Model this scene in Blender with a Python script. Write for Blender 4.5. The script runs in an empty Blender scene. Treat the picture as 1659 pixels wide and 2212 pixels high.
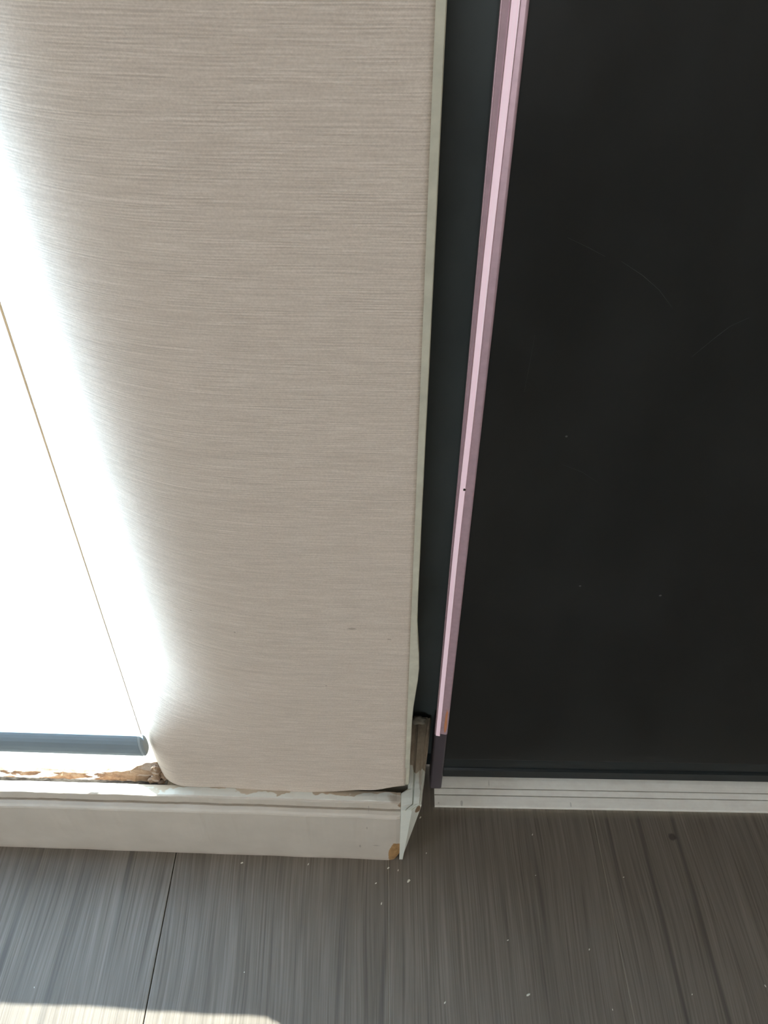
import bpy, bmesh, math, random
from mathutils import Vector, Matrix, noise as mnoise
R = math.radians
random.seed(7)
S = bpy.context.scene
COL = S.collection

# ------------------------------------------------------------------ camera
# phone main camera, held 0.69 m above the floor and pitched 44 degrees down
CAM_H, PITCH, FPX = 0.694, 44.1, 1647.0
cd = bpy.data.cameras.new('camera')
cam = bpy.data.objects.new('camera', cd); COL.objects.link(cam)
cam.location = (0, 0, CAM_H); cam.rotation_euler = (R(90 - PITCH), 0, 0)
cd.sensor_fit = 'VERTICAL'; cd.sensor_height = 36.0; cd.lens = 36.0 * FPX / 2212.0
cd.clip_start = 0.01; cd.clip_end = 200
S.camera = cam

# ------------------------------------------------------------------ light
W_ANG, W_O = R(-1.95), Vector((0.0133, 0.2713, 0))      # wall frame: a along the wall, b into it, z up
D_ANG, D_O = R(-1.05), Vector((0.0469, 0.3190, 0))      # wardrobe frame
MW = Matrix.Translation(W_O) @ Matrix.Rotation(W_ANG, 4, 'Z')
MD = Matrix.Translation(D_O) @ Matrix.Rotation(D_ANG, 4, 'Z')

world = bpy.data.worlds.new('sky'); S.world = world; world.use_nodes = True
bg = world.node_tree.nodes['Background']
bg.inputs[0].default_value = (0.735, 0.865, 1.0, 1); bg.inputs[1].default_value = 9.8   # bright hazy sky

sun = bpy.data.lights.new('sun', 'SUN'); sun.energy = 30.0; sun.angle = R(0.7); sun.color = (1.0, 0.985, 0.95)
so = bpy.data.objects.new('sun', sun); COL.objects.link(so)
sdir = MW.to_3x3() @ Vector((0.76, -1.0, -0.755))
so.rotation_euler = sdir.to_track_quat('-Z', 'Y').to_euler()

# unseen windows added behind and at left to light the room; portals guide the sampling
ADDED_BACK_WIN = (-1.00, -0.15, 0.06, 1.50)      # x0 x1 z0 z1
ADDED_LEFT_WIN = (-1.35, -0.75, 0.95, 1.85)      # y0 y1 z0 z1
def portal(name, loc, target, sx, sy):
    l = bpy.data.lights.new(name, 'AREA'); l.shape = 'RECTANGLE'; l.size = sx; l.size_y = sy
    l.cycles.is_portal = True
    o = bpy.data.objects.new(name, l); COL.objects.link(o); o.location = loc
    o.rotation_euler = (Vector(target) - Vector(loc)).to_track_quat('-Z', 'Z').to_euler()
x0, x1, z0, z1 = ADDED_BACK_WIN; c = ((x0 + x1) / 2, -2.79, (z0 + z1) / 2); portal('portal_back', c, (c[0], 0, c[2]), x1 - x0, z1 - z0)
y0, y1, z0, z1 = ADDED_LEFT_WIN; c = (-2.09, (y0 + y1) / 2, (z0 + z1) / 2); portal('portal_left', c, (0, c[1], c[2]), y1 - y0, z1 - z0)
portal('portal_front', MW @ Vector((-0.69, 0.28, 0.77)), MW @ Vector((-0.69, -1, 0.77)), 0.95, 1.40)

vs = S.view_settings
vs.view_transform = 'Standard'; vs.look = 'None'; vs.gamma = 1.0; vs.use_curve_mapping = False
vs.exposure = 0.0
S.cycles.use_denoising = True
S.cycles.max_bounces = 8; S.cycles.diffuse_bounces = 5; S.cycles.transparent_max_bounces = 8
S.cycles.sample_clamp_indirect = 4.0
S.cycles.caustics_reflective = False; S.cycles.caustics_refractive = False

# ------------------------------------------------------------------ helpers
def link(name, me, mat=None, parent=None, M=None):
    o = bpy.data.objects.new(name, me); COL.objects.link(o)
    if mat is not None and not me.materials: me.materials.append(mat)
    if parent is not None: o.parent = parent
    elif M is not None: o.matrix_world = M
    return o
def mesh(name, verts, faces, smooth=False):
    me = bpy.data.meshes.new(name); me.from_pydata([tuple(v) for v in verts], [], faces)
    bm = bmesh.new(); bm.from_mesh(me); bmesh.ops.recalc_face_normals(bm, faces=bm.faces); bm.to_mesh(me); bm.free()
    for p in me.polygons: p.use_smooth = smooth
    me.update(); return me
def box(name, x0, x1, y0, y1, z0, z1, bev=0.0):
    bm = bmesh.new(); bmesh.ops.create_cube(bm, size=1.0)
    for v in bm.verts:
        v.co = Vector(((x0 + x1) / 2 + v.co.x * (x1 - x0), (y0 + y1) / 2 + v.co.y * (y1 - y0), (z0 + z1) / 2 + v.co.z * (z1 - z0)))
    if bev: bmesh.ops.bevel(bm, geom=bm.edges[:], offset=bev, segments=2, affect='EDGES', profile=0.6)
    me = bpy.data.meshes.new(name); bm.to_mesh(me); bm.free(); return me
def loft(name, sections, close=True, caps=True, smooth=False):
    """sections: list of equally long point rings"""
    n = len(sections[0]); V = [p for s in sections for p in s]; F = []
    for i in range(len(sections) - 1):
        for j in range(n if close else n - 1):
            k = (j + 1) % n
            F.append((i * n + j, i * n + k, (i + 1) * n + k, (i + 1) * n + j))
    if caps and close:
        F.append(tuple(range(n - 1, -1, -1))); F.append(tuple((len(sections) - 1) * n + j for j in range(n)))
    return mesh(name, V, F, smooth)
def tag(o, label=None, cat=None, group=None, kind=None):
    if label: o['label'] = label
    if cat: o['category'] = cat
    if group: o['group'] = group
    if kind: o['kind'] = kind
    return o
def empty(name, M):
    o = bpy.data.objects.new(name, None); COL.objects.link(o); o.matrix_world = M; o.empty_display_size = 0.05
    return o
def n1(x, y=0.0, z=0.0): return mnoise.noise(Vector((x, y, z)))
def lerp(a, b, t): return a + (b - a) * t
def piece(x, pts):
    if x <= pts[0][0]: return pts[0][1]
    for (x0, y0), (x1, y1) in zip(pts, pts[1:]):
        if x <= x1:
            t = (x - x0) / (x1 - x0); t = t * t * (3 - 2 * t); return lerp(y0, y1, t)
    return pts[-1][1]

# ------------------------------------------------------------------ materials
class Mat:
    def __init__(s, name):
        s.m = bpy.data.materials.new(name); s.m.use_nodes = True
        s.t = s.m.node_tree; s.n = s.t.nodes; s.l = s.t.links; s.n.clear()
        s.out = s.n.new('ShaderNodeOutputMaterial'); s.b = s.n.new('ShaderNodeBsdfPrincipled')
        s.l.new(s.b.outputs[0], s.out.inputs[0]); s._co = None
    def set(s, **k):
        for key, v in k.items():
            i = s.b.inputs[key.replace('_', ' ')]
            if hasattr(v, 'links'): s.l.new(v, i)
            else: i.default_value = (*v, 1) if isinstance(v, tuple) and len(v) == 3 else v
        return s
    def put(s, inp, v):
        if v is None: return
        if hasattr(v, 'links'): s.l.new(v, inp)
        elif isinstance(v, tuple) and len(v) == 3 and len(inp.default_value) == 4: inp.default_value = (*v, 1)
        else: inp.default_value = v
    def co(s):
        if s._co is None: s._co = s.n.new('ShaderNodeTexCoord').outputs['Object']
        return s._co
    def world(s): return s.n.new('ShaderNodeNewGeometry').outputs['Position']
    def rnd(s): return s.n.new('ShaderNodeObjectInfo').outputs['Random']
    def vmath(s, op, a, b=None):
        n = s.n.new('ShaderNodeVectorMath'); n.operation = op; s.put(n.inputs[0], a)
        if b is not None: s.put(n.inputs[1], b)
        return n.outputs['Value'] if op in ('LENGTH', 'DISTANCE', 'DOT_PRODUCT') else n.outputs[0]
    def math(s, op, a, b=None, clamp=False):
        n = s.n.new('ShaderNodeMath'); n.operation = op; n.use_clamp = clamp; s.put(n.inputs[0], a)
        if b is not None: s.put(n.inputs[1], b)
        return n.outputs[0]
    def noise(s, vec, scale=(1, 1, 1), detail=2, rough=0.5, dist=0.0):
        n = s.n.new('ShaderNodeTexNoise'); n.inputs['Scale'].default_value = 1.0
        n.inputs['Detail'].default_value = detail; n.inputs['Roughness'].default_value = rough
        n.inputs['Distortion'].default_value = dist
        s.l.new(s.vmath('MULTIPLY', vec, scale), n.inputs['Vector']); return n.outputs[0]
    def ramp(s, fac, stops, interp='LINEAR'):
        n = s.n.new('ShaderNodeValToRGB'); s.put(n.inputs[0], fac); e = n.color_ramp.elements; n.color_ramp.interpolation = interp
        while len(e) < len(stops): e.new(0.5)
        for el, (p, c) in zip(e, stops):
            el.position = p; el.color = (*c, 1) if isinstance(c, tuple) else (c, c, c, 1)
        return n.outputs[0]
    def mix(s, fac, a, b, mode='MIX'):
        n = s.n.new('ShaderNodeMix'); n.data_type = 'RGBA'; n.blend_type = mode
        s.put(n.inputs[0], fac); s.put(n.inputs[6], a); s.put(n.inputs[7], b); return n.outputs[2]
    def bump(s, h, strength=0.3, dist=0.001):
        n = s.n.new('ShaderNodeBump'); n.inputs['Strength'].default_value = strength; n.inputs['Distance'].default_value = dist
        s.l.new(h, n.inputs['Height']); s.l.new(n.outputs[0], s.b.inputs['Normal'])
    def blob(s, c, r, wob=0.25, fr=90.0, soft=0.04, vec=None):
        """mask: 1 inside an irregular ellipsoid with centre c and radii r (a stain or chip of its own shape)"""
        v = vec or s.co()
        d = s.vmath('LENGTH', s.vmath('DIVIDE', s.vmath('SUBTRACT', v, c), r))
        nz = s.noise(v, (fr, fr, fr), 3, 0.6)
        d = s.math('ADD', d, s.math('MULTIPLY', s.math('SUBTRACT', nz, 0.5), wob * 4))
        return s.ramp(d, [(1.0 - soft if soft < .5 else 0.5, 1.0), (1.0, 0.0)]) if False else s.math('MULTIPLY', s.math('SUBTRACT', 1.0, d), 1.0 / soft, clamp=True)
    def max(s, *ms):
        o = ms[0]
        for m in ms[1:]: o = s.math('MAXIMUM', o, m)
        return o

def plain(name, col, rough=0.6, metal=0.0, spec=0.5, var=0.06, fr=40.0):
    m = Mat(name); nz = m.noise(m.co(), (fr, fr, fr), 4, 0.6)
    lo = tuple(c * (1 - var) for c in col); hi = tuple(min(1, c * (1 + var)) for c in col)
    m.set(Base_Color=m.ramp(nz, [(0.3, lo), (0.7, hi)]), Roughness=rough, Metallic=metal)
    m.b.inputs['Specular IOR Level'].default_value = spec
    m.bump(nz, 0.1, 0.0005); return m.m

def wallpaper_mat():
    m = Mat('linen_wallpaper'); co = m.co()
    thread = m.noise(co, (42, 20, 1050), 2, 0.55)
    thread2 = m.noise(m.vmath('ADD', co, (3.1, 0, 1.7)), (90, 20, 1900), 2, 0.5)
    weave = m.noise(co, (900, 50, 1100), 1, 0.5)
    band = m.noise(co, (6, 5, 90), 2, 0.5)
    big = m.noise(co, (7, 5, 9), 2, 0.5)
    sx = m.n.new('ShaderNodeSeparateXYZ'); m.l.new(co, sx.inputs[0])
    ph = m.math('ADD', m.math('MULTIPLY', sx.outputs[2], 2 * math.pi / 0.00125), m.math('MULTIPLY', m.noise(co, (16, 5, 210), 3, 0.6), 15.0))
    row = m.math('SINE', ph)
    amp_r = m.ramp(m.noise(co, (24, 8, 230), 2, 0.5), [(0.36, 0.15), (0.62, 1.0)])
    col_m = m.math('SINE', m.math('ADD', m.math('MULTIPLY', sx.outputs[0], 2 * math.pi / 0.00105), m.math('MULTIPLY', m.noise(co, (200, 10, 900), 2, 0.5), 9.0)))
    row = m.math('MULTIPLY', m.math('MULTIPLY', row, amp_r), m.math('ADD', 0.78, m.math('MULTIPLY', col_m, 0.22)))
    h = m.math('ADD', m.math('MULTIPLY', thread, 0.44), m.math('MULTIPLY', thread2, 0.30))
    h = m.math('ADD', h, m.math('MULTIPLY', weave, 0.32))
    h = m.math('ADD', h, m.math('MULTIPLY', row, 0.150))
    amp = m.math('ADD', h, m.math('MULTIPLY', m.math('SUBTRACT', band, 0.5), 0.10))
    base = m.ramp(amp, [(0.34, (0.525, 0.443, 0.370)), (0.56, (0.642, 0.550, 0.465)), (0.78, (0.77, 0.672, 0.585))])
    base = m.mix(m.math('MULTIPLY', m.ramp(big, [(0.4, 0.0), (0.65, 1.0)]), 0.10), base, (0.66, 0.55, 0.47))
    # small dirt specks and scuffs
    sp = m.max(m.blob((-0.053, 0.016, 0.251), (0.0008, 0.02, 0.0006), 0.1, 400), m.blob((-0.108, 0.016, 0.305), (0.0007, 0.02, 0.0006), 0.1, 400),
               m.blob((-0.0105, 0.016, 0.305), (0.0014, 0.02, 0.0005), 0.1, 400), m.blob((-0.0335, 0.016, 0.315), (0.0035, 0.02, 0.0012), 0.25, 300, 0.5),
               m.blob((-0.135, 0.016, 0.318), (0.0007, 0.02, 0.0006), 0.1, 400))
    base = m.mix(m.math('MULTIPLY', sp, 0.5), base, (0.22, 0.17, 0.13))
    m.set(Base_Color=base, Roughness=0.75)
    m.b.inputs['Specular IOR Level'].default_value = 0.25
    m.bump(h, 0.6, 0.0005); return m.m

def plank_mat():
    m = Mat('grey_laminate_wood')
    v = m.vmath('ADD', m.world(), m.vmath('MULTIPLY', m.n.new('ShaderNodeCombineXYZ').outputs[0], (1, 1, 1)))
    cx = m.n.new('ShaderNodeCombineXYZ'); r = m.rnd()
    m.l.new(m.math('MULTIPLY', r, 3.0), cx.inputs[0]); m.l.new(m.math('MULTIPLY', r, 41.0), cx.inputs[1])
    v = m.vmath('ADD', m.world(), cx.outputs[0])
    warp = m.noise(v, (9, 2.2, 1), 2, 0.5)
    wv = m.n.new('ShaderNodeCombineXYZ'); m.l.new(m.math('MULTIPLY', m.math('SUBTRACT', warp, 0.5), 0.030), wv.inputs[0])
    v2 = m.vmath('ADD', v, wv.outputs[0])
    fine = m.noise(v2, (620, 9, 1), 3, 0.6)
    mid = m.noise(v2, (150, 3.2, 1), 3, 0.55)
    broad = m.noise(v2, (28, 1.6, 1), 2, 0.5)
    col = m.ramp(m.math('ADD', m.math('MULTIPLY', mid, 0.30), m.math('MULTIPLY', fine, 0.70)),
                 [(0.32, (0.106, 0.088, 0.068)), (0.50, (0.184, 0.157, 0.126)), (0.68, (0.258, 0.224, 0.185))])
    col = m.mix(m.ramp(broad, [(0.36, 0.22), (0.58, 0.0)]), col, (0.110, 0.096, 0.082))
    # cathedral grain: dark curved lines
    wave = m.n.new('ShaderNodeTexWave'); wave.wave_type = 'BANDS'; wave.bands_direction = 'X'
    wave.inputs['Scale'].default_value = 1.0; wave.inputs['Distortion'].default_value = 7.0
    wave.inputs['Detail'].default_value = 1.0; wave.inputs['Detail Scale'].default_value = 0.45
    m.l.new(m.vmath('MULTIPLY', v, (9.0, 1.7, 1)), wave.inputs['Vector'])
    line = m.ramp(wave.outputs['Fac'], [(0.0, 1.0), (0.06, 0.0)])
    msk = m.ramp(m.noise(v, (11, 4, 1), 2, 0.5), [(0.46, 0.0), (0.62, 0.6)])
    col = m.mix(m.math('MULTIPLY', line, msk), col, (0.060, 0.052, 0.044))
    # knot and grime against the track and the skirting return
    w = m.world()
    knot = m.blob((0.262, 0.292, 0), (0.0040, 0.0040, 0.05), 0.2, 260, 0.35, w)
    col = m.mix(m.math('MULTIPLY', knot, 0.7), col, (0.035, 0.030, 0.026))
    gr = m.blob((0.040, 0.300, 0), (0.020, 0.032, 0.05), 0.25, 120, 0.6, w)
    col = m.mix(m.math('MULTIPLY', gr, 0.55), col, (0.17, 0.145, 0.105))
    gr2 = m.blob((0.20, 0.3130, 0), (0.24, 0.0050, 0.05), 0.15, 90, 0.8, w)
    col = m.mix(m.math('MULTIPLY', gr2, 0.6), col, (0.20, 0.175, 0.13))
    m.set(Base_Color=col, Roughness=m.ramp(fine, [(0.3, 0.55), (0.7, 0.36)]))
    m.b.inputs['Specular IOR Level'].default_value = 0.45
    m.bump(m.math('ADD', m.math('MULTIPLY', fine, 0.6), m.math('MULTIPLY', mid, 0.3)), 0.35, 0.0006); return m.m

def skirting_mat():
    m = Mat('worn_skirting_paint'); co = m.co()
    nz = m.noise(co, (30, 30, 30), 4, 0.6); st = m.noise(co, (14, 60, 90), 3, 0.6)
    base = m.ramp(nz, [(0.3, (0.555, 0.500, 0.430)), (0.7, (0.62, 0.560, 0.485))])
    z = m.n.new('ShaderNodeSeparateXYZ'); m.l.new(co, z.inputs[0])
    # newer pale-green white paint on the top ledge, broken by old brown stain along the wall
    top = m.math('MULTIPLY', m.math('SUBTRACT', z.outputs[2], 0.0950), 900, clamp=True)
    back = m.math('MULTIPLY', m.math('SUBTRACT', z.outputs[1], 0.0068), 900, clamp=True)
    led = m.math('MULTIPLY', top, back)
    base = m.mix(led, base, (0.78, 0.78, 0.72))
    edge = m.math('ADD', m.math('SUBTRACT', z.outputs[1], 0.0122), m.math('MULTIPLY', m.math('SUBTRACT', m.noise(co, (38, 60, 10), 3, 0.6), 0.50), 0.026))
    stain = m.math('MULTIPLY', m.math('MULTIPLY', edge, 1400, clamp=True), led)
    stain = m.math('MULTIPLY', stain, m.math('ADD', 0.12, m.math('MULTIPLY', m.math('ADD', z.outputs[0], 0.235), 22, clamp=True), clamp=True))
    base = m.mix(m.math('MULTIPLY', stain, 0.85), base, m.ramp(st, [(0.35, (0.40, 0.28, 0.17)), (0.6, (0.64, 0.53, 0.40))]))
    # repainted, lighter wavy band below the groove at the right
    # bare ochre wood where the bottom corner is knocked off
    chip = m.blob((-0.0030, -0.001, 0.0120), (0.0066, 0.02, 0.0240), 0.13, 160, 0.05)
    base = m.mix(chip, base, m.ramp(m.noise(co, (200, 200, 120), 3, 0.6), [(0.3, (0.30, 0.165, 0.062)), (0.7, (0.52, 0.31, 0.14))]))
    chip2 = m.blob((0.0005, 0.004, 0.0945), (0.0030, 0.006, 0.0045), 0.2, 260, 0.08)
    base = m.mix(chip2, base, (0.27, 0.17, 0.10))
    old = m.blob((-0.004, 0.010, 0.103), (0.0085, 0.010, 0.008), 0.25, 150, 0.3)
    base = m.mix(m.math('MULTIPLY', old, 0.75), base, (0.47, 0.39, 0.31))
    # scuffs
    sc = m.max(m.blob((-0.034, 0, 0.0275), (0.0010, 0.02, 0.0035), 0.2, 300, 0.4), m.blob((-0.026, 0.006, 0.089), (0.0005, 0.02, 0.0035), 0.1, 300, 0.4),
               m.blob((-0.0275, 0, 0.064), (0.0007, 0.02, 0.0030), 0.2, 300, 0.4), m.blob((-0.082, 0.006, 0.100), (0.0014, 0.02, 0.0010), 0.2, 300, 0.4),
               m.blob((-0.020, 0, 0.030), (0.004, 0.02, 0.0015), 0.3, 300, 0.8))
    base = m.mix(m.math('MULTIPLY', sc, 0.4), base, (0.14, 0.11, 0.09))
    # dirty bottom edge
    dirt = m.math('MULTIPLY', m.math('SUBTRACT', 0.010, m.math('ADD', z.outputs[2], m.math('MULTIPLY', nz, 0.010))), 140, clamp=True)
    base = m.mix(m.math('MULTIPLY', dirt, 0.45), base, (0.36, 0.25, 0.20))
    m.set(Base_Color=base, Roughness=0.42); m.b.inputs['Specular IOR Level'].default_value = 0.4
    m.bump(nz, 0.25, 0.0012); return m.m

def return_mat():
    m = Mat('worn_skirting_return_paint'); co = m.co()
    nz = m.noise(co, (60, 60, 60), 4, 0.6)
    base = m.ramp(nz, [(0.3, (0.70, 0.715, 0.64)), (0.7, (0.78, 0.79, 0.715))])
    y = m.n.new('ShaderNodeSeparateXYZ'); m.l.new(co, y.inputs[0])
    # paint worn away to dusty brown board towards the wardrobe
    e = m.math('SUBTRACT', y.outputs[1], m.math('ADD', 0.036, m.math('MULTIPLY', m.math('SUBTRACT', m.noise(co, (130, 40, 40), 3, 0.6), 0.5), 0.034)))
    dust = m.math('MULTIPLY', e, 1300, clamp=True)
    base = m.mix(dust, base, m.ramp(m.noise(co, (260, 90, 200), 4, 0.65), [(0.3, (0.31, 0.255, 0.185)), (0.6, (0.45, 0.38, 0.29)), (0.78, (0.64, 0.56, 0.45))]))
    chip = m.blob((0.0140, 0.0035, 0.093), (0.0024, 0.004, 0.0065), 0.22, 300, 0.08)
    base = m.mix(chip, base, (0.25, 0.165, 0.10))
    line = m.max(m.blob((0.0155, 0.030, 0.1), (0.0012, 0.016, 0.01), 0.25, 260, 0.2))
    base = m.mix(m.math('MULTIPLY', line, 0.6), base, (0.33, 0.26, 0.19))
    m.set(Base_Color=base, Roughness=0.5); m.bump(nz, 0.3, 0.0012); return m.m

def rotten_mat():
    m = Mat('rotten_painted_wood'); co = m.co()
    n_ = m.noise(co, (90, 160, 220), 4, 0.65); f_ = m.noise(co, (40, 100, 160), 3, 0.6)
    wood = m.ramp(n_, [(0.3, (0.10, 0.055, 0.032)), (0.5, (0.25, 0.14, 0.080)), (0.7, (0.40, 0.28, 0.18))])
    sp = m.n.new('ShaderNodeSeparateXYZ'); m.l.new(co, sp.inputs[0])
    right = m.math('MULTIPLY', m.math('ADD', sp.outputs[0], 0.245), 40, clamp=True)
    paint = m.math('MULTIPLY', m.ramp(f_, [(0.52, 0.0), (0.56, 1.0)]), m.math('SUBTRACT', 1.0, m.math('MULTIPLY', right, 0.8)))
    wood = m.mix(m.math('MULTIPLY', right, 0.5), wood, (0.34, 0.24, 0.16))
    col = m.mix(paint, wood, (0.80, 0.78, 0.75))
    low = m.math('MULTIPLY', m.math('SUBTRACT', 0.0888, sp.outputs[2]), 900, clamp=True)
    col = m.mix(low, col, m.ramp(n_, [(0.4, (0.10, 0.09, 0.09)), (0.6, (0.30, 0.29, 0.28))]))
    m.set(Base_Color=col, Roughness=0.85); m.bump(n_, 0.9, 0.002); return m.m

def black_door_mat(name, tint, dust=1.0, rough=0.28):
    m = Mat(name); co = m.co()
    vo = m.n.new('ShaderNodeTexVoronoi'); vo.inputs['Scale'].default_value = 1.0; m.l.new(m.vmath('MULTIPLY', co, (34, 34, 34)), vo.inputs['Vector'])
    sep = m.n.new('ShaderNodeSeparateColor'); m.l.new(vo.outputs['Color'], sep.inputs[0])
    speck = m.math('MULTIPLY', m.math('LESS_THAN', vo.outputs['Distance'], 0.032), m.math('GREATER_THAN', sep.outputs[0], 0.72))
    haze = m.noise(co, (16, 16, 9), 4, 0.6)
    base = m.mix(m.ramp(haze, [(0.35, 0.0), (0.8, 1.0)]), tint, tuple(c * 1.5 for c in tint))
    base = m.mix(m.math('MULTIPLY', speck, 0.22 * dust), base, (0.5, 0.5, 0.47))
    m.set(Base_Color=base, Roughness=m.ramp(haze, [(0.3, rough), (0.8, rough + 0.12)]))
    m.b.inputs['Specular IOR Level'].default_value = 0.35; return m.m

def alu_mat():
    m = Mat('dusty_brushed_aluminium'); co = m.co()
    br = m.noise(co, (12, 900, 300), 3, 0.6); blot = m.noise(co, (70, 90, 70), 4, 0.65)
    col = m.mix(0.5, m.ramp(br, [(0.3, (0.88, 0.86, 0.79)), (0.7, (0.97, 0.95, 0.88))]), m.ramp(blot, [(0.35, (0.84, 0.79, 0.72)), (0.65, (0.97, 0.95, 0.87))]))
    sp = m.max(m.blob((0.0255, 0.003, 0.006), (0.0013, 0.0030, 0.01), 0.15, 400, 0.3), m.blob((0.004, 0.003, 0.006), (0.0008, 0.0008, 0.01), 0.15, 400, 0.3),
               m.blob((0.127, 0.0035, 0.006), (0.0007, 0.0025, 0.01), 0.15, 400, 0.3), m.blob((0.052, 0.021, 0.006), (0.0006, 0.004, 0.01), 0.15, 400, 0.6))
    col = m.mix(m.math('MULTIPLY', sp, 0.35), col, (0.12, 0.10, 0.08))
    m.set(Base_Color=col, Roughness=0.45, Metallic=0.05); m.bump(br, 0.15, 0.0003); return m.m

def fabric_mat():
    m = Mat('backlit_blind_fabric'); m.n.remove(m.b)
    tr = m.n.new('ShaderNodeBsdfTranslucent'); di = m.n.new('ShaderNodeBsdfDiffuse'); mx = m.n.new('ShaderNodeMixShader')
    w = m.noise(m.co(), (1500, 1500, 1500), 1, 0.5)
    c = m.ramp(w, [(0.3, (0.71, 0.82, 0.95)), (0.7, (0.77, 0.87, 0.98))])
    m.l.new(c, tr.inputs[0]); m.l.new(c, di.inputs[0]); mx.inputs[0].default_value = 0.30
    m.l.new(tr.outputs[0], mx.inputs[1]); m.l.new(di.outputs[0], mx.inputs[2]); m.l.new(mx.outputs[0], m.out.inputs[0]); return m.m

def glass_mat(name='clear_window_glass', tint=(0.94, 0.97, 0.96)):
    m = Mat(name); m.n.remove(m.b)
    t = m.n.new('ShaderNodeBsdfTransparent'); g = m.n.new('ShaderNodeBsdfGlossy'); g.inputs['Roughness'].default_value = 0.02
    t.inputs[0].default_value = (*tint, 1)
    mx = m.n.new('ShaderNodeMixShader'); mx.inputs[0].default_value = 0.06
    m.l.new(t.outputs[0], mx.inputs[1]); m.l.new(g.outputs[0], mx.inputs[2])
    m.l.new(mx.outputs[0], m.out.inputs[0]); return m.m

ROT = 0.25
def rose_mat():
    m = Mat('rose_anodised_aluminium'); co = m.co()
    br = m.noise(co, (1500, 1500, 5), 3, 0.6)
    m.set(Base_Color=m.ramp(br, [(0.3, (1.0, 0.70, 0.80)), (0.7, (1.0, 0.78, 0.86))]), Metallic=0.6, Roughness=0.5)
    m.b.inputs['Anisotropic'].default_value = 0.9; m.b.inputs['Anisotropic Rotation'].default_value = ROT
    tg = m.n.new('ShaderNodeTangent'); tg.direction_type = 'RADIAL'; tg.axis = 'Z'; m.l.new(tg.outputs[0], m.b.inputs['Tangent'])
    return m.m

M_PAPER, M_PLANK, M_SKIRT, M_RET, M_ROT = wallpaper_mat(), plank_mat(), skirting_mat(), return_mat(), rotten_mat()
M_LINING = plain('pale_green_lining', (0.56, 0.535, 0.43), 0.8, var=0.10, fr=120)
M_PLASTER = plain('old_plaster', (0.55, 0.50, 0.42), 0.9)
M_DOOR = black_door_mat('black_lacobel_glass', (0.0135, 0.0142, 0.0138))
M_DOOR2 = black_door_mat('black_rear_glass', (0.052, 0.062, 0.062), 0.8)
M_RAILB = plain('black_door_rail', (0.0050, 0.0095, 0.0115), 0.35, spec=0.3)
M_ALU, M_FAB, M_GLASS, M_ROSE = alu_mat(), fabric_mat(), glass_mat(), rose_mat()
M_SLATE = plain('slate_blue_rail_paint', (0.235, 0.295, 0.335), 0.5, var=0.04)
M_SLATE_D = plain('slate_end_cap_plastic', (0.36, 0.42, 0.45), 0.4)
M_PVC = plain('white_window_plastic', (0.82, 0.82, 0.80), 0.35)
M_ROOM = plain('room_wall_paint', (0.66, 0.55, 0.45), 0.85)
M_CEIL = plain('ceiling_paint', (0.80, 0.80, 0.78), 0.9)
M_SUB = plain('floor_joint_dark', (0.020, 0.018, 0.016), 0.8)
M_FLAKE = plain('paint_flake', (0.72, 0.70, 0.60), 0.8)
M_SCR = plain('scratch_grey', (0.040, 0.044, 0.042), 0.7)
M_DARKG = plain('dark_gap', (0.03, 0.025, 0.02), 0.9)
M_PROFILE_SHADE = plain('profile_painted_shade', (0.085, 0.070, 0.082), 0.5)  # shade on the profile's lower end, put into the colour
M_MAUVE = plain('mauve_anodised_aluminium', (0.66, 0.46, 0.53), 0.38, 0.3, var=0.08, fr=200)
M_DUST = plain('joint_dust', (0.27, 0.24, 0.19), 0.95)
M_ORANGE_REFL = plain('orange_painted_reflection', (0.80, 0.34, 0.17), 0.4)  # orange reflection on the edge profile, put into a colour
M_HEM = plain('orange_hem', (0.95, 0.72, 0.45), 0.9)
M_RUST = plain('rust_brown', (0.30, 0.07, 0.045), 0.8)

# ------------------------------------------------------------------ floor and room shell
floor = tag(link('floor', box('floor', -2.0, 1.6, -2.7, 0.62, -0.05, -0.008), M_SUB), kind='structure')
tag(floor, 'grey-brown wood laminate floor of wide planks')
PW, GAP = 0.19, 0.0007
pm = {}
for i in range(-10, 9):
    x0 = 0.004 + i * PW
    if x0 + PW < -1.98 or x0 > 1.55: continue
    off = (i * 0.47) % 1.2
    ys = [-2.68, -2.68 + 0.35 + off * 0.3, -2.68 + 1.1 + off * 0.35, 0.60]
    for y0, y1 in zip(ys, ys[1:]):
        L = round(y1 - y0, 4)
        if L not in pm: pm[L] = box('plank', 0, PW - GAP, 0, L - GAP, -0.008, 0, 0.0005)
        p = link('plank', pm[L], M_PLANK, floor); p.location = (x0 + GAP / 2, y0 + GAP / 2, 0)

for x in (0.004, 0.194):
    link('joint_dust', box('joint_dust', x - 0.0004, x + 0.0004, -0.6, 0.36, -0.004, -0.00025), M_DUST, floor)
# wall frame outlines -------------------------------------------------
B_FACE = 0.016
NR = 36
def round_pts(z, off=0.0):
    """the wall's free end seen from above: at the foot it stays flat up to a tight nosing, higher up the
    plaster bends away gradually into the window reveal"""
    t = min(1.0, max(0.0, (z - 0.150) / 0.085)); t = t * t * (3 - 2 * t)
    pts = []
    for k in range(NR + 1):
        q = k / NR
        # foot: flat, then a tight quarter-round nosing
        fa, fb = (-0.061 - 0.115 * q / 0.6, 0.0) if q <= 0.6 else (-0.176 - 0.0290 * math.sin((q - 0.6) / 0.4 * math.pi / 2), 0.030 * (1 - math.cos((q - 0.6) / 0.4 * math.pi / 2)))
        # above: a long curve that bends away ever faster
        u = 0.003 + 0.168 * q
        ha, hb = -0.060 - u, 20.0 * u ** 3
        pts.append((lerp(fa, ha, t), B_FACE + off + lerp(fb, hb, t)))
    return pts
Z_TOP, Z_WIN, A_END, WALL_B = 2.5, 1.45, 0.0058, 0.24
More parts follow.
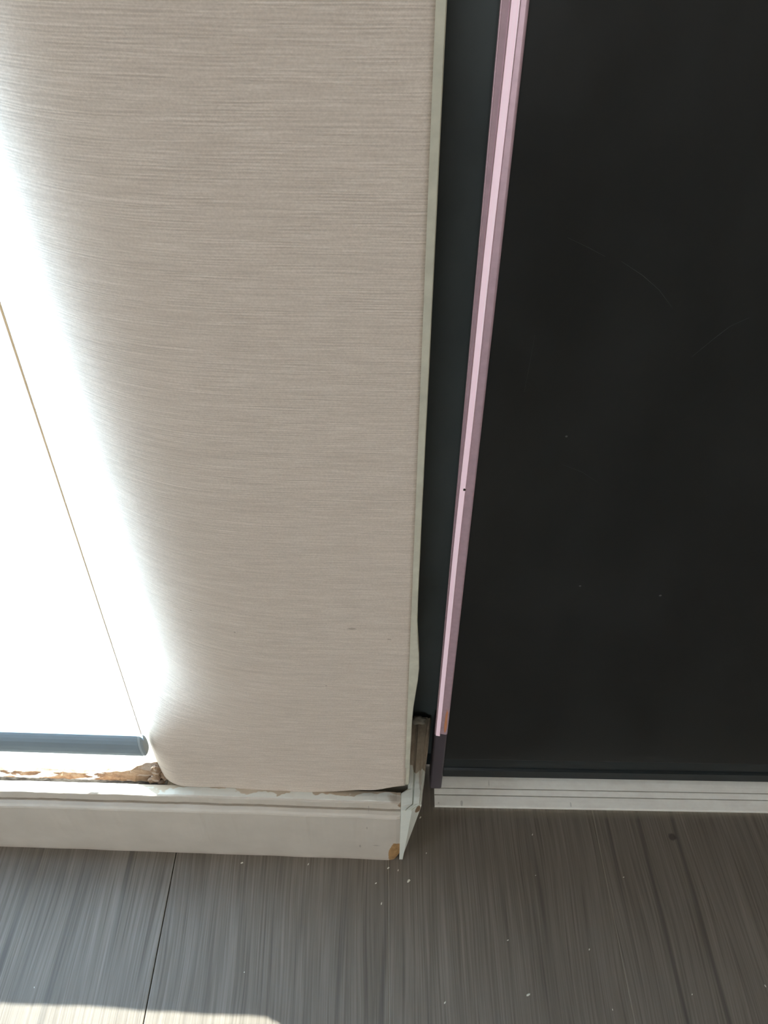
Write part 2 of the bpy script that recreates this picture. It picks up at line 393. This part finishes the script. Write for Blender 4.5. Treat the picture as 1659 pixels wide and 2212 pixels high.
zs = [0.0, 0.1185, 0.119] + [0.12 + 0.02 * k for k in range(23)] + [0.7, 1.0, Z_WIN]
sec = []
for z in zs:
    ring = [(A_END, WALL_B, z), (A_END, B_FACE + (0.010 if z < 0.1188 else 0), z)] + [(a, b + (0.010 if z < 0.1188 else 0), z) for a, b in round_pts(z, 0.0009)]
    a_l = ring[-1][0] - 0.0005
    ring.append((a_l, WALL_B, z)); sec.append(ring)
wall = tag(link('wall_front', loft('wall_front', sec, smooth=False), M_PLASTER, None, MW), 'wallpapered wall end beside the window', kind='structure')
A_WL = -1.15           # left side of the window opening
link('wall_pier', box('wall_pier', -1.95, A_WL, B_FACE, WALL_B, 0, Z_WIN), M_PLASTER, wall)
link('lintel', box('lintel', -1.95, A_END, B_FACE, WALL_B, Z_WIN, Z_TOP), M_PLASTER, wall)
link('upstand', box('upstand', A_WL, -0.196, 0.0220, WALL_B, 0, 0.0762), M_PLASTER, wall)

# the wallpaper: one sheet with slubbed weave, loose and wavy along its lower edge
def paper_bottom(a):
    return piece(a, [(-0.205, 0.1100), (-0.199, 0.1010), (-0.168, 0.0985), (-0.095, 0.0968), (-0.064, 0.0976), (-0.026, 0.1030), (0.004, 0.1120)])
NA, NZ = 70, 90
V, F = [], []
flat = [lerp(0.0032, -0.0605, k / 24) for k in range(25)]
for j in range(NZ + 1):
    t = j / NZ; row = []
    zt = lerp(0, 1, t ** 1.6)
    for k, a in enumerate(flat[:-1]): row.append((a, B_FACE))
    for k in range(NR + 1):
        row.append(None)
    for k in range(len(row)):
        if row[k] is None:
            kk = k - (len(flat) - 1)
            # evaluate height first with a rough a
            z0 = 0.10 + zt * (Z_WIN - 0.10)
            a, b = round_pts(z0, -0.0008)[kk]
        else: a, b = row[k]; b -= 0.0008
        zb = paper_bottom(a)
        z = zb + zt * (Z_TOP * 0 + 1.44 - zb)
        low = max(0.0, 1 - (z - zb) / 0.05)
        lift = 0.0009 * low * (0.5 + 0.5 * math.sin(a * 60 + 1.0)) + 0.0012 * max(0, 1 - (z - zb) / 0.015) * piece(a, [(-0.16, 0.2), (-0.09, 1.0), (-0.03, 0.6), (0.0, 0.1)])
        lift += 0.00055 * n1(a * 28, z * 42) * max(0.15, 1 - (z - 0.1) / 0.12) + 0.0004 * n1(a * 9, z * 6 + 5)
        # small dents
        for (da, dz, rr, hh) in ((-0.043, 0.315, 0.006, -0.0010), (-0.038, 0.308, 0.005, 0.0008), (-0.1, 0.52, 0.02, -0.0005)):
            q = ((a - da) ** 2 + (z - dz) ** 2) / rr ** 2
            if q < 6: lift += hh * math.exp(-q)
        edge = 0.0006 * max(0, 1 - abs(a - 0.0032) / 0.004)
        V.append((a, b - max(-0.0004, lift) + edge, z))
ncol = len(flat) - 1 + NR + 1
for j in range(NZ):
    for k in range(ncol - 1):
        F.append((j * ncol + k, j * ncol + k + 1, (j + 1) * ncol + k + 1, (j + 1) * ncol + k))
me = mesh('wallpaper', V, F, True)
paper = link('wallpaper', me, M_PAPER, wall)
sm = paper.modifiers.new('thick', 'SOLIDIFY'); sm.thickness = 0.0006; sm.offset = 1 if me.polygons[10].normal.y > 0 else -1
tag(paper, 'beige linen-weave wallpaper, loose at its lower edge')

# pale-green lining paper showing along the cut outer corner, bulging near the foot
sec = []
for k in range(61):
    z = lerp(0.1125, 1.44, (k / 60) ** 1.6)
    o = 0.0006 + 0.0001 * n1(z * 60) + 0.0030 * math.exp(-((z - 0.272) / 0.036) ** 2) + 0.0004 * max(0, n1(z * 25, 3))
    a0 = 0.0026; a1 = 0.0056 + o
    sec.append([(a0, B_FACE - 0.0008, z), (a1 - 0.0004, B_FACE - 0.0004, z), (a1, B_FACE + 0.0004, z), (a1 - 0.0003, B_FACE + 0.012, z), (a0, B_FACE + 0.012, z)])
link('lining_edge', loft('lining_edge', sec, smooth=False), M_LINING, wall)

# upper part of the same wall, above the low window, to close the room
link('wallpaper_upper', box('wallpaper_upper', -1.95, 0.0032, B_FACE - 0.0008, B_FACE, 1.44, Z_TOP), M_PAPER, wall)

# other sides of the room (behind the photographer)
RM = Matrix.Identity(4)
def struct(name, me, mat, M=None): return tag(link(name, me, mat, None, M or RM), kind='structure')
def holed(name, fixed0, fixed1, lo, hi, win, axis):
    u0, u1, z0, z1 = win
    def bb(nm, p, q, za, zb):
        return box(nm, fixed0, fixed1, p, q, za, zb) if axis == 'y' else box(nm, p, q, fixed0, fixed1, za, zb)
    w = struct(name, bb(name, lo, u0, 0, Z_TOP), M_ROOM)
    link('pier', bb('pier', u1, hi, 0, Z_TOP), M_ROOM, w); link('lintel', bb('lintel', u0, u1, z1, Z_TOP), M_ROOM, w); link('upstand', bb('upstand', u0, u1, 0, z0), M_ROOM, w)
    return w
holed('wall_left', -2.1, -1.98, -2.7, 0.6, ADDED_LEFT_WIN, 'y')
wbk = holed('wall_back', -2.8, -2.68, -2.1, 1.62, ADDED_BACK_WIN, 'x')
M_WARM_FILTER = glass_mat('warm_light_filter', (1.0, 0.955, 0.895))  # tint added to warm the daylight coming from behind
w2 = tag(link('added_light_window', box('added_light_window', ADDED_BACK_WIN[0], ADDED_BACK_WIN[1], -2.742, -2.738, ADDED_BACK_WIN[2], ADDED_BACK_WIN[3]), M_WARM_FILTER), kind='structure')  # pane of the added back window, out of view
wr = struct('wall_right', box('wall_right', 1.5, 1.62, -2.7, 1.0, 0, Z_TOP), M_ROOM)
struct('ceiling', box('ceiling', -2.1, 1.62, -2.8, 1.0, Z_TOP, Z_TOP + 0.1), M_CEIL)
struct('wall_niche', box('wall_niche', 0.0058, 1.5, 0.62, 0.72, 0, Z_TOP), M_ROOM, MW)

# ------------------------------------------------------------------ skirting
PROF = [(0.0000, 0.0000), (0.0000, 0.0130), (0.0000, 0.0825), (0.0006, 0.0843), (0.0022, 0.0856), (0.0050, 0.0864), (0.0070, 0.0856), (0.0078, 0.0858),
        (0.0066, 0.0872), (0.0060, 0.0968), (0.0063, 0.0980), (0.0076, 0.0986), (0.0110, 0.0984), (0.0160, 0.0976), (0.0160, 0.0)]
sec = []
NS = 150
for k in range(NS + 1):
    a = lerp(-1.95, -0.42, k / 20) if k <= 20 else lerp(-0.42, 0.0, (k - 20) / (NS - 20))
    ring = []
    cut = max(0.0, (a + 0.010) / 0.010)                    # worn, rounded-off end at the corner
    for (b, z) in PROF:
        w = 0.0005 * n1(a * 30, z * 80) + (0.0004 * n1(a * 160, z * 160) if z > 0.08 else 0)
        bb = b + w * (1 if b < 0.015 else 0)
        zz = z + (0.0007 * n1(a * 22, 7.0) if z > 0.08 else 0) - (0.0012 * n1(a * 90, 2.0) * (1 if 0.0075 < b < 0.014 else 0))
        if z > 0.08: zz -= 0.0024 * min(1.0, max(0.0, (-0.17 - a) / 0.18))
        if z > 0.09: zz -= 0.0022 * cut ** 2 * (0.5 + n1(a * 500, b * 300))
        aa = a
        if cut > 0: aa = a - cut * (0.0040 if z < 0.001 else 0.0) - cut * 0.0006 * n1(z * 120, 4)
        if cut > 0 and b < 0.001: bb += 0.0011 * cut ** 3
        if z < 0.001: zz = 0.0
        ring.append((aa, bb, zz))
    sec.append(ring)
skirt = tag(link('baseboard_front', loft('baseboard_front', sec), M_SKIRT, None, MW), 'chipped pale skirting board with a moulded top edge', kind='structure')

# return piece round the corner, set a little askew, its front end tapering to the foot
RP = [(0.0056, 0.0), (0.0056, 0.0985), (0.0092, 0.1000), (0.0096, 0.0984), (0.0102, 0.0984), (0.0106, 0.1004), (0.0150, 0.1012), (0.0155, 0.0996), (0.0166, 0.1000), (0.0172, 0.0970), (0.0174, 0.0500), (0.0174, 0.0), ]
sec = []
for k in range(26):
    b = [0.0008, 0.0016, 0.0026, 0.0040, 0.0056][k] if k < 5 else lerp(0.0070, 0.0835, (k - 5) / 20); ring = []
    for (a, z) in RP:
        t = max(0, (a - 0.0056) / 0.0118)
        aa = a + t * 0.0085 * (b - 0.010) / 0.075
        lean = t * (1 - min(1.0, z / 0.097))                # the board leans in at its foot
        aa -= lean * 0.0130
        f = 0.0006 + t * (0.0026 + 0.0052 * min(1.0, z / 0.097) + 0.0006 * n1(z * 150, 3))
        if b < 0.0055: aa = lerp(f, aa, (b / 0.0055) ** 1.2)
        if t == 0 and b < 0.0155: aa = 0.0002
        zz = z + (0.0007 * n1(b * 90, a * 300) if z > 0.09 else 0) - (0.0015 * max(0, 1 - b / 0.012) if z > 0.09 else 0)
        ring.append((aa, b, max(0, zz)))
    sec.append(ring)
ret = tag(link('baseboard_side', loft('baseboard_side', sec), M_RET, None, MW), 'skirting return round the corner, worn to dusty brown at its far end', kind='structure')

# ------------------------------------------------------------------ window with rotten sill, and its blind
win = tag(empty('window_1', MW), 'low white window with crumbling sill edge', kind='structure')
link('sill', loft('sill', [[(a, 0.0318, 0.0790), (a, 0.0318, 0.0850), (a, 0.30, 0.0830), (a, 0.30, 0.0790)] for a in (A_WL + 0.001, -0.200)]), M_PVC, win)
def frame_bar(x0, x1, z0, z1): link('window_frame', box('window_frame', x0, x1, 0.195, 0.235, z0, z1, 0.003), M_PVC, win)
frame_bar(A_WL + 0.002, -0.240, 0.0820, 0.110); frame_bar(A_WL + 0.002, -0.240, 1.395, 1.4495)
frame_bar(A_WL + 0.002, A_WL + 0.055, 0.125, 1.395); frame_bar(-0.275, -0.240, 0.110, 1.395); frame_bar(-0.70, -0.65, 0.125, 1.395)
link('pane', box('pane', A_WL + 0.05, -0.695, 0.212, 0.218, 0.105, 1.40), M_GLASS, win)
link('pane', box('pane', -0.655, -0.270, 0.212, 0.218, 0.105, 1.40), M_GLASS, win)
# rotten remains of the old sill nosing along the wall face
sec = []
for k in range(161):
    a = lerp(-0.62, -0.1985, k / 160)
    rise = piece(a, [(-0.262, 0.0), (-0.232, 0.0050), (-0.204, 0.0215), (-0.1985, 0.0235)])
    top = 0.1052 + rise + 0.0007 * n1(a * 260, 1) + 0.0010 * n1(a * 70, 5)
    j = 0.0008 * n1(a * 300, 9); j2 = 0.0010 * n1(a * 200, 13)
    sec.append([(a, 0.0172 + j, 0.0880), (a, 0.0176 + j2, 0.0955 + j), (a, 0.0200, 0.0968 + j2), (a, 0.0200 + j, 0.0985 + j), (a, 0.0170 + j2, 0.1000 + j),
                (a, 0.0178 + j, lerp(0.1000, top, 0.6) + j2), (a, 0.0200 + j2, top), (a, 0.0235 + j, top - 0.001 + j2), (a, 0.0260, 0.0985), (a, 0.0260, 0.0880)])
NB, NZO = 0.0055, -0.0115                                   # the nosing sits back behind the skirting ledge
link('sill_nosing', loft('sill_nosing', [[(a, b + NB, z + NZO) for a, b, z in r_] for r_ in sec]), M_ROT, win)
# crumbled plaster in the corner
def lump(name, c, r, seed, mat, parent, M=None, sub=2):
    bm = bmesh.new(); bmesh.ops.create_icosphere(bm, subdivisions=sub, radius=1.0)
    for v in bm.verts:
        d = 1 + 0.45 * n1(v.co.x * 2 + seed, v.co.y * 2, v.co.z * 2)
        v.co = Vector((v.co.x * r[0] * d, v.co.y * r[1] * d, v.co.z * r[2] * d)) + (Vector(c))
    me = bpy.data.meshes.new(name); bm.to_mesh(me); bm.free(); return link(name, me, mat, parent, M)
for q, (c, r) in enumerate((((-0.2015, 0.0165, 0.1080), (0.0042, 0.0028, 0.0050)), ((-0.2060, 0.0165, 0.1035), (0.0038, 0.0025, 0.0030)), ((-0.1995, 0.0170, 0.1010), (0.0035, 0.0028, 0.0030)), ((-0.2000, 0.0185, 0.1170), (0.0022, 0.0024, 0.0055)), ((-0.1950, 0.0235, 0.1000), (0.0060, 0.0040, 0.0060)), ((-0.2010, 0.0240, 0.1060), (0.0045, 0.0045, 0.0080)))):
    lump('plaster_crumb', (c[0], c[1] + (0.004 if q < 4 else 0), c[2] - (0.008 if q < 4 else 0)), r, q * 3.7, M_ROT, win)

blind = tag(empty('roller_blind', MW), 'translucent cream roller blind with slate-blue bottom rail glowing in the window', 'blind')
B_BL = 0.0180
def bl_edge(z): return piece(z, [(0.10, -0.1985), (0.60, -0.1750)]) if z > 0.6 else lerp(-0.1975, -0.1777, (z - 0.155) / (0.523 - 0.155))
def bl_a(z): return max(-1, min(bl_edge(min(z, 0.58)), -0.1740))
zz = [0.165 + 0.03 * k for k in range(15)] + [0.8, 1.1, 1.40]
V, F = [], []
for z in zz:
    b_ = B_BL + max(0.0, z - 0.6) * 0.06
    V += [(A_WL + 0.02, b_, z), (bl_a(z), b_, z)]
for k in range(len(zz) - 1): F.append((2 * k, 2 * k + 1, 2 * k + 3, 2 * k + 2))
fab = link('fabric', mesh('fabric', V, F), M_FAB, blind)
fs = fab.modifiers.new('thick', 'SOLIDIFY'); fs.thickness = 0.0004; fs.offset = 0
hz = [0.175 + 0.03 * k for k in range(14)]
link('hem', loft('hem', [[(bl_a(z) - w, B_BL - 0.0004, z), (bl_a(z) - w, B_BL - 0.0010, z), (bl_a(z) + 0.0001, B_BL - 0.0010, z), (bl_a(z) + 0.0001, B_BL - 0.0004, z)] for z in hz for w in (0.00025 + 0.0009 * max(0, (z - 0.25) / 0.4) ** 1.3,)]), M_HEM, blind)
# bottom rail: drop-shaped extrusion
rz0, rz1 = 0.1440, 0.1716
def rail_ring(a, s=1.0, dz=0.0):
    pts = []
    for k in range(20):
        th = 2 * math.pi * k / 20
        u, w = math.cos(th), math.sin(th)
        half = 0.0052 * (1 - 0.55 * max(0, w) ** 1.5)
        pts.append((a, B_BL + 0.001 + math.copysign(abs(u) ** 0.55, u) * half * s, (rz0 + rz1) / 2 + dz + math.copysign(abs(w) ** 0.7, w) * (rz1 - rz0) / 2 * s))
    return pts
rail = link('bottom_rail', loft('bottom_rail', [rail_ring(A_WL + 0.022), rail_ring(-0.2010)], smooth=False), M_SLATE, blind)
link('end_cap', loft('end_cap', [rail_ring(-0.2010, 0.97), rail_ring(-0.1990, 0.97), rail_ring(-0.1976, 0.80)]), M_SLATE_D, rail)
link('roller_tube', loft('roller_tube', [[(a, 0.067 + 0.018 * math.cos(t * math.pi / 8), 1.415 + 0.018 * math.sin(t * math.pi / 8)) for t in range(16)] for a in (A_WL + 0.02, -0.19)]), M_PVC, blind)

# ------------------------------------------------------------------ wardrobe: floor track and two black sliding doors
def ext(name, prof, a0, a1): return loft(name, [[(a0, b, z) for b, z in prof], [(a1, b, z) for b, z in prof]])
TZ = 0.0070
def tz(b): return 0.0035 + 0.0050 * min(1.0, b / 0.0275)          # the sill of the track rises gently towards the door
tp = [(0.0007, 0.0), (0.0003, 0.0032), (0.0006, tz(0.0006))]
for g in (0.0104, 0.0164):
    tp += [(g - 0.00055, tz(g)), (g - 0.00045, tz(g) - 0.0022), (g + 0.00045, tz(g) - 0.0022), (g + 0.00055, tz(g))]
tp += [(0.0275, tz(0.0275)), (0.0280, 0.0030), (0.0330, 0.0030), (0.0335, TZ), (0.0375, TZ), (0.0380, 0.0030), (0.0480, 0.0030), (0.0485, TZ), (0.0660, TZ), (0.0660, 0.0)]
tag(link('door_track', ext('door_track', tp, 0.0003, 1.40), M_ALU, None, MD), 'dusty aluminium floor track with two grooves under the black sliding door', 'track')

Z_D = 2.3
fd = tag(empty('sliding_door', MD), 'black glass sliding door with rose metal edge standing on aluminium track', 'door')
FB = 0.0205
link('glass_panel', box('glass_panel', 0.0068, 0.72, FB, FB + 0.006, 0.0540, Z_D, 0.0006), M_DOOR, fd)
br = link('bottom_rail', ext('bottom_rail', [(FB + 0.0035, 0.0500), (FB + 0.0035, 0.0320), (FB + 0.0018, 0.0300), (FB + 0.0018, 0.0180), (FB + 0.0100, 0.0160), (FB + 0.0100, 0.0560), (FB + 0.0042, 0.0560)], 0.0080, 0.72), M_RAILB, fd)
tag(br, 'blue-black bottom rail of the door')
prof = [(-0.0008, 0.0330), (-0.0040, 0.0150), (-0.0042, 0.0147), (-0.0040, 0.0143), (-0.0036, 0.0142), (-0.0034, 0.0147), (0.0006, 0.0150), (0.0054, 0.0142), (0.0060, 0.0144),
        (0.0066, 0.0152), (0.0070, 0.0180), (0.0072, 0.0330)]
ep = link('edge_profile', loft('edge_profile', [[(a, b, z) for a, b in prof] for z in (0.108, 0.6, 1.2, Z_D)]), M_MAUVE, fd)
tag(ep, 'ridged rose-pink metal edge profile')
def bead_c(z): return piece(z, [(0.10, -0.0014), (0.31, -0.0012), (0.50, 0.0002), (0.66, 0.0016)]) 
bz = [0.1075] + [0.115 + 0.03 * k for k in range(19)] + [0.8, 1.2, Z_D - 0.001]
bead = link('bead', loft('bead', [[(bead_c(z) + a, b, z) for a, b in ((-0.0022, 0.0155), (-0.0021, 0.0138), (-0.0017, 0.0135), (0.0014, 0.01295), (0.0018, 0.0134), (0.0019, 0.0155))] for z in bz]), M_ROSE, ep)
tag(bead, 'bright pale pink central ridge')
lump('reflection_spot', (0.0043, 0.0143, 0.1290), (0.0011, 0.0006, 0.0170), 6.1, M_ORANGE_REFL, ep, None, 3)  # reflection low on the profile, painted as a thin orange lump
lump('screw', (bead_c(0.385) + 0.0010, 0.0131, 0.3905), (0.0008, 0.0004, 0.0010), 2.0, M_DARKG, ep)
pf = link('profile_shaded_end', loft('profile_shaded_end', [[(-0.0040, 0.0330, z), (-0.0040, 0.0160, z), (-0.0030, 0.0148, z), (0.0052, 0.0148, z), (0.0066, 0.0160, z), (0.0068, 0.0330, z)] for z in (0.0090, 0.1078)]), M_PROFILE_SHADE, fd)  # profile runs on to the track; its shaded end is a darker piece
tag(pf, 'lower end of the edge profile, its shade painted dark purplish')
def ribbon(name, pts, w, b, mat, parent):
    V, F = [], []
    for k, (a, z) in enumerate(pts):
        p0 = pts[max(0, k - 1)]; p1 = pts[min(len(pts) - 1, k + 1)]
        dx, dz = p1[0] - p0[0], p1[1] - p0[1]; L = math.hypot(dx, dz) or 1
        ww = w * (0.35 + 0.65 * math.sin(math.pi * (k + 0.5) / len(pts)))
        nx, nz = -dz / L * ww / 2, dx / L * ww / 2
        V += [(a + nx, b, z + nz), (a - nx, b, z - nz), (a, b - 0.00006, z)]
    for k in range(len(pts) - 1):
        i = 3 * k; F += [(i, i + 2, i + 5, i + 3), (i + 2, i + 1, i + 4, i + 5)]
    return link(name, mesh(name, V, F), mat, parent)
for pts, w in ((((0.0640, 0.5297), (0.0752, 0.5230), (0.0850, 0.5155), (0.0935, 0.5065)), 0.00022),
               (((0.1110, 0.4780), (0.1185, 0.4880), (0.1250, 0.4960), (0.1330, 0.5010)), 0.00020),
               (((0.0370, 0.5410), (0.0480, 0.5360), (0.0560, 0.5320)), 0.00018),
               (((0.0560, 0.4050), (0.0690, 0.3990), (0.0800, 0.3910)), 0.00018),
               (((0.0290, 0.490), (0.0285, 0.470), (0.0280, 0.455)), 0.00016)):
    ribbon('scratch', pts, w, FB - 0.00005, M_SCR, fd)
rd = tag(empty('sliding_door', MD), 'black glass sliding door seen as a narrow strip between wall corner and rose edge', 'door')
RB = 0.0388
link('glass_panel', box('glass_panel', -0.0230, 0.66, RB, RB + 0.006, 0.0300, Z_D, 0.0006), M_DOOR2, rd)
link('bottom_rail', box('bottom_rail', -0.0230, 0.66, RB + 0.001, RB + 0.009, 0.0070, 0.0300, 0.0005), M_RAILB, rd)
link('edge_strip', box('edge_strip', -0.0252, -0.0231, RB - 0.0006, RB + 0.0095, 0.0070, Z_D, 0.0003), M_RAILB, rd)

# ------------------------------------------------------------------ crumbs and flakes
def ray_floor(px, py, z=0.0):
    p = R(PITCH); u = (px - 829.5) / FPX; v = (py - 1106) / FPX
    d = Vector((u, math.cos(p) - v * math.sin(p), -math.sin(p) - v * math.cos(p))); t = (z - CAM_H) / d.z
    return Vector((d.x * t, d.y * t, z))
fm = []
for q in range(3):
    bm = bmesh.new(); bmesh.ops.create_icosphere(bm, subdivisions=2, radius=1.0)
    for v in bm.verts:
        d = 1 + 0.5 * n1(v.co.x * 1.7 + q * 5, v.co.y * 1.7, v.co.z * 1.7)
        v.co = Vector((v.co.x * 1.0 * d, v.co.y * 0.5 * d, max(-0.25, v.co.z * 0.3 * d)))
    me = bpy.data.meshes.new('paint_flake'); bm.to_mesh(me); bm.free(); me.materials.append(M_FLAKE); fm.append(me)
spots = [(883, 1903, 4.5), (812, 1908, 2.2), (824, 1952, 2.6), (523, 1864, 3.2), (666, 1867, 2.4), (961, 2166, 2.6), (528, 2100, 1.4), (1150, 1803, 2.2),
         (1347, 1895, 1.8), (1273, 2051, 2.2), (1097, 2031, 2.0), (1141, 2149, 4.0), (1495, 2148, 1.8), (1323, 2181, 1.7), (1157, 1891, 1.4), (839, 1875, 3.0),
         (860, 1880, 2.2), (74, 2133, 1.4), (921, 1843, 2.0), (908, 1766, 3.0), (1653, 2130, 2.2)]
for q, (px, py, s) in enumerate(spots):
    p = ray_floor(px, py); sc = s * 0.00040
    o = link('paint_flake', fm[q % 3]); o.location = (p.x, p.y, 0.25 * sc * 0.98)
    o.scale = (sc, sc, sc); o.rotation_euler = (0, 0, random.uniform(0.3, 1.9))
    if q == 0: tag(o, 'largest pale flake lying on the floor in front of the skirting corner', 'flake')
    elif px < 925 and py < 1960: tag(o, 'tiny pale paint flake on the floor close under the chipped skirting board', 'flake', 'tiny flakes under the skirting board')
    elif px > 925 and py < 1910: tag(o, 'tiny pale speck on the dark floor in front of the aluminium track', 'flake', 'tiny specks before the aluminium track')
    else: tag(o, 'tiny pale speck on the open plank floor away from skirting and track', 'flake', 'tiny specks on the open floor')

dc = lump('dust_clump', (0, 0, 0), (0.0062, 0.0036, 0.0034), 4.2, M_DUST, None, MW @ Matrix.Translation((0.0140, 0.0800, 0.1016)), 3)
for p_ in dc.data.polygons: p_.use_smooth = True
tag(dc, 'grey-brown dust clump on the far end of the skirting return against the black door', 'dust')
